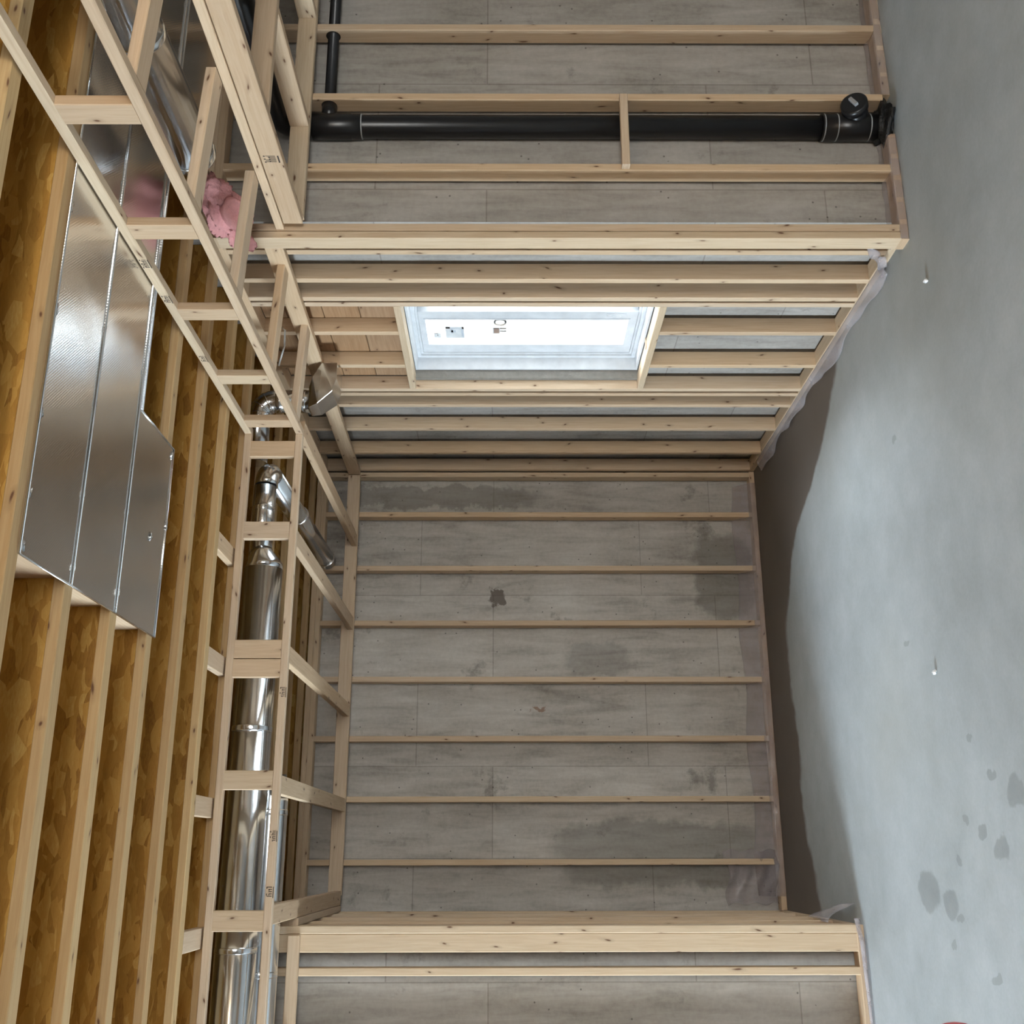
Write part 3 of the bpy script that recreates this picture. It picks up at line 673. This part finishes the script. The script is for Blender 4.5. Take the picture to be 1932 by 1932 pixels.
cdv = Vector((.10, -.86, .42)).normalized(); c0 = Vector((PXC+.038, PYC-.005, .150))
tube('cleanout_branch', [c0, c0+cdv*.095], .055, BLACK, dp, 32)
cc = tube('cleanout_cap', [c0+cdv*.085, c0+cdv*.12, c0+cdv*.124], .062, BLACK, dp, 32, True, [.063, .063, .056])
sx = cdv.cross(Vector((0, 0, 1))).normalized(); sz = sx.cross(cdv)
pc = c0+cdv*.132
board('cap_lug', pc-sx*.024+sz*.012, pc+sx*.024-sz*.012, (sx*.5+sz).normalized(), cdv, .018, .018, GREYLINE, cc)
blob('mastic_collar', (PXC+.01, PYC-.01, .025), .10, TAR, dp, 30, 16, .35, 9, (1.1, .85, .6), .001)
sp_ = thing('vent_pipe', 'slim black pipe bored through the studs into the drain pipe', 'pipe', (4.4, YC+.045, 2.715))
tube('pipe', [(PXC+.07, YC+.045, 2.712), (6.94, YC+.045, 2.722)], .0275, BLACK, sp_, 24)

cb = tube('electrical_cable', [(2.70, 5.10, 3.06), (2.66, 5.05, 3.03), (2.62, 5.15, 3.05), (2.60, 5.35, 3.12)], .005, CABLE, None, 10); tag(cb, 'short loop of white electrical cable by the window wall ledger', 'cable')

# ------------------------------------------------------------------ polyethylene film at the foot of the walls
def film(label, fn, nu, nv, thick=.0015):
    o = sheet('plastic_film', fn, nu, nv, POLY2 if any(k in label for k in ('cloudy', 'flap', 'pale')) else POLY, None, thick); tag(o, label, 'plastic sheet', 'vapour barrier film'); return o
sn = math.sin
film('clear plastic film wrapped up the foot of the alcove back wall',
     lambda u, v: (-.25+2.9*u, YA-.006+.10*max(0, v-.35)*1.5*(1 if v > .35 else 0)+.004*sn(u*60+v*9)-.003, .004+.055*min(v, .35)/.35+.16*max(0, v-.35)+.012*sn(u*23)*v), 90, 10)
film('ruffled cloudy plastic strip lying along the foot of the window wall',
     lambda u, v: (XB-.004-(.045+.055*abs(sn(u*11+1))*(.4+u*0+.6*abs(sn(u*5))))*v, 4.50+2.7*u+.02*sn(u*40)*v, .032*(1-v)+.010*v*(1+sn(u*46+v*3))+.003), 130, 8)
film('crumpled plastic flap at the near corner of the window wall',
     lambda u, v: (XB-.008-.05*v*(1-u*.4)+.01*sn(u*13+v*6), 4.36+.22*u, .14*(1-u)*(1-v*.6)+.012+.012*sn(v*9+u*5)), 16, 12)
film('clear plastic film over the right wall bottom plate, by the corner',
     lambda u, v: (2.702+.57*u, YC-.003-.002*sn(u*30)+(.098*max(0, v-.4)/.6), .002+.043*min(1, v/.4)+.05*max(0, v-.75)+.003*sn(u*25+v*7)), 40, 12)
film('clear plastic film over the right wall bottom plate, beyond the drain pipe',
     lambda u, v: (3.50+3.3*u, YC-.003-.002*sn(u*130)+(.098*max(0, v-.4)/.6), .002+.043*min(1, v/.4)+.05*max(0, v-.75)+.003*sn(u*120+v*7)), 110, 12)
film('smoky plastic flap folded out from the stub wall corner onto the floor',
     lambda u, v: (XE+.004+.10*v*(1-.3*u), 6.0+.62*u*(1-.4*v)+.03*sn(v*5), .13*(1-v)*(.4+.6*(1-u))+.02+.015*sn(u*8+v*4)), 18, 14)
film('pale plastic lip curling out under the stub wall plate',
     lambda u, v: (XE+.03-.9*u, YD-.004-.05*math.sin(min(1, v)*1.5)*(1-.25*u)+(.05*max(0, .12-u)/.12), .002+.036*math.sin(v*2.6)*(1.2-u)), 40, 10, .003)
film('loose plastic film hanging beside the last back-wall stud by the stub return',
     lambda u, v: (-.30+.34*u+.01*sn(v*17), YA+.040-.05*u*(1-v)+.014*sn(v*22+u*5), .04+.34*v+.02*sn(u*8)), 12, 22)

# ------------------------------------------------------------------ small things on the floor
for (x, y, lab) in ((2.41, 4.11, 'tiny white plastic scrap on the slab nearest the window wall corner'), (.755, 4.547, 'tiny white plastic scrap alone in the middle of the slab')):
    o = blob('plastic_scrap', (x, y, .009), .0095, WHITEBIT, None, 12, 8, .35, int(x*10), (1, 1.4, .9), .0005); tag(o, lab, 'debris', 'white scraps on the slab')
# red rounded tub, only its bulging side reaches into the picture
def lathe(name, prof, cx, cy, m, parent, seg=48):
    V = [(cx+r*math.cos(2*math.pi*k/seg), cy+r*math.sin(2*math.pi*k/seg), z) for r, z in prof for k in range(seg)]
    F = [(i*seg+k, i*seg+(k+1) % seg, (i+1)*seg+(k+1) % seg, (i+1)*seg+k) for i in range(len(prof)-1) for k in range(seg)]
    F += [tuple(reversed(range(seg))), tuple((len(prof)-1)*seg+k for k in range(seg))]
    return link(name, V, F, m, parent, smooth=True)
PLX, PLY = -.628, 3.26
pl = thing('round_container', 'red rounded plastic container cut off by the bottom edge of the picture', 'container', (PLX, PLY, 0))
lathe('body', [(.13, 0), (.15, .01), (.16, .20), (.165, .40), (.16, .47)], PLX, PLY, RED, pl)
lathe('lid', [(.15, .472)]+[(.06+.125*math.cos(a), .590+.116*math.sin(a)) for a in [math.radians(-80+10*i) for i in range(17)]]+[(.02, .707)], PLX, PLY, RED, pl)
tube('handle', [(PLX-.06, PLY, .695), (PLX-.05, PLY, .74), (PLX, PLY, .755), (PLX+.05, PLY, .74), (PLX+.06, PLY, .695)], .012, BLACK, pl, 12)

# ------------------------------------------------------------------ fill lamp: unseen warm bulb added to brighten the framing overhead
lp = thing('added_fill_bulb', 'bare warm bulb hung out of view, added as fill', 'lamp', (2.0, .5, 2.95))
tube('cord', [(2.0, .5, 3.05), (2.0, .5, ZJ+.04)], .004, BLACK, lp, 8); tube('socket', [(2.0, .5, 2.98), (2.0, .5, 3.05)], .02, WHITEBIT, lp, 16)
em, nt, b = mat('lit_bulb'); b.inputs['Emission Color'].default_value = (1, .80, .52, 1); b.inputs['Emission Strength'].default_value = 12; b.inputs['Base Color'].default_value = (1, .9, .7, 1)
blob('bulb', (2.0, .5, 2.945), .034, em, lp, 16, 12, 0, 1)
pt = bpy.data.lights.new('fill_bulb_light', 'POINT'); pt.energy = 40; pt.color = (1, .80, .55); pt.shadow_soft_size = .05
po = bpy.data.objects.new('fill_bulb_light', pt); COL.objects.link(po); po.location = (2.0, .5, 2.88)
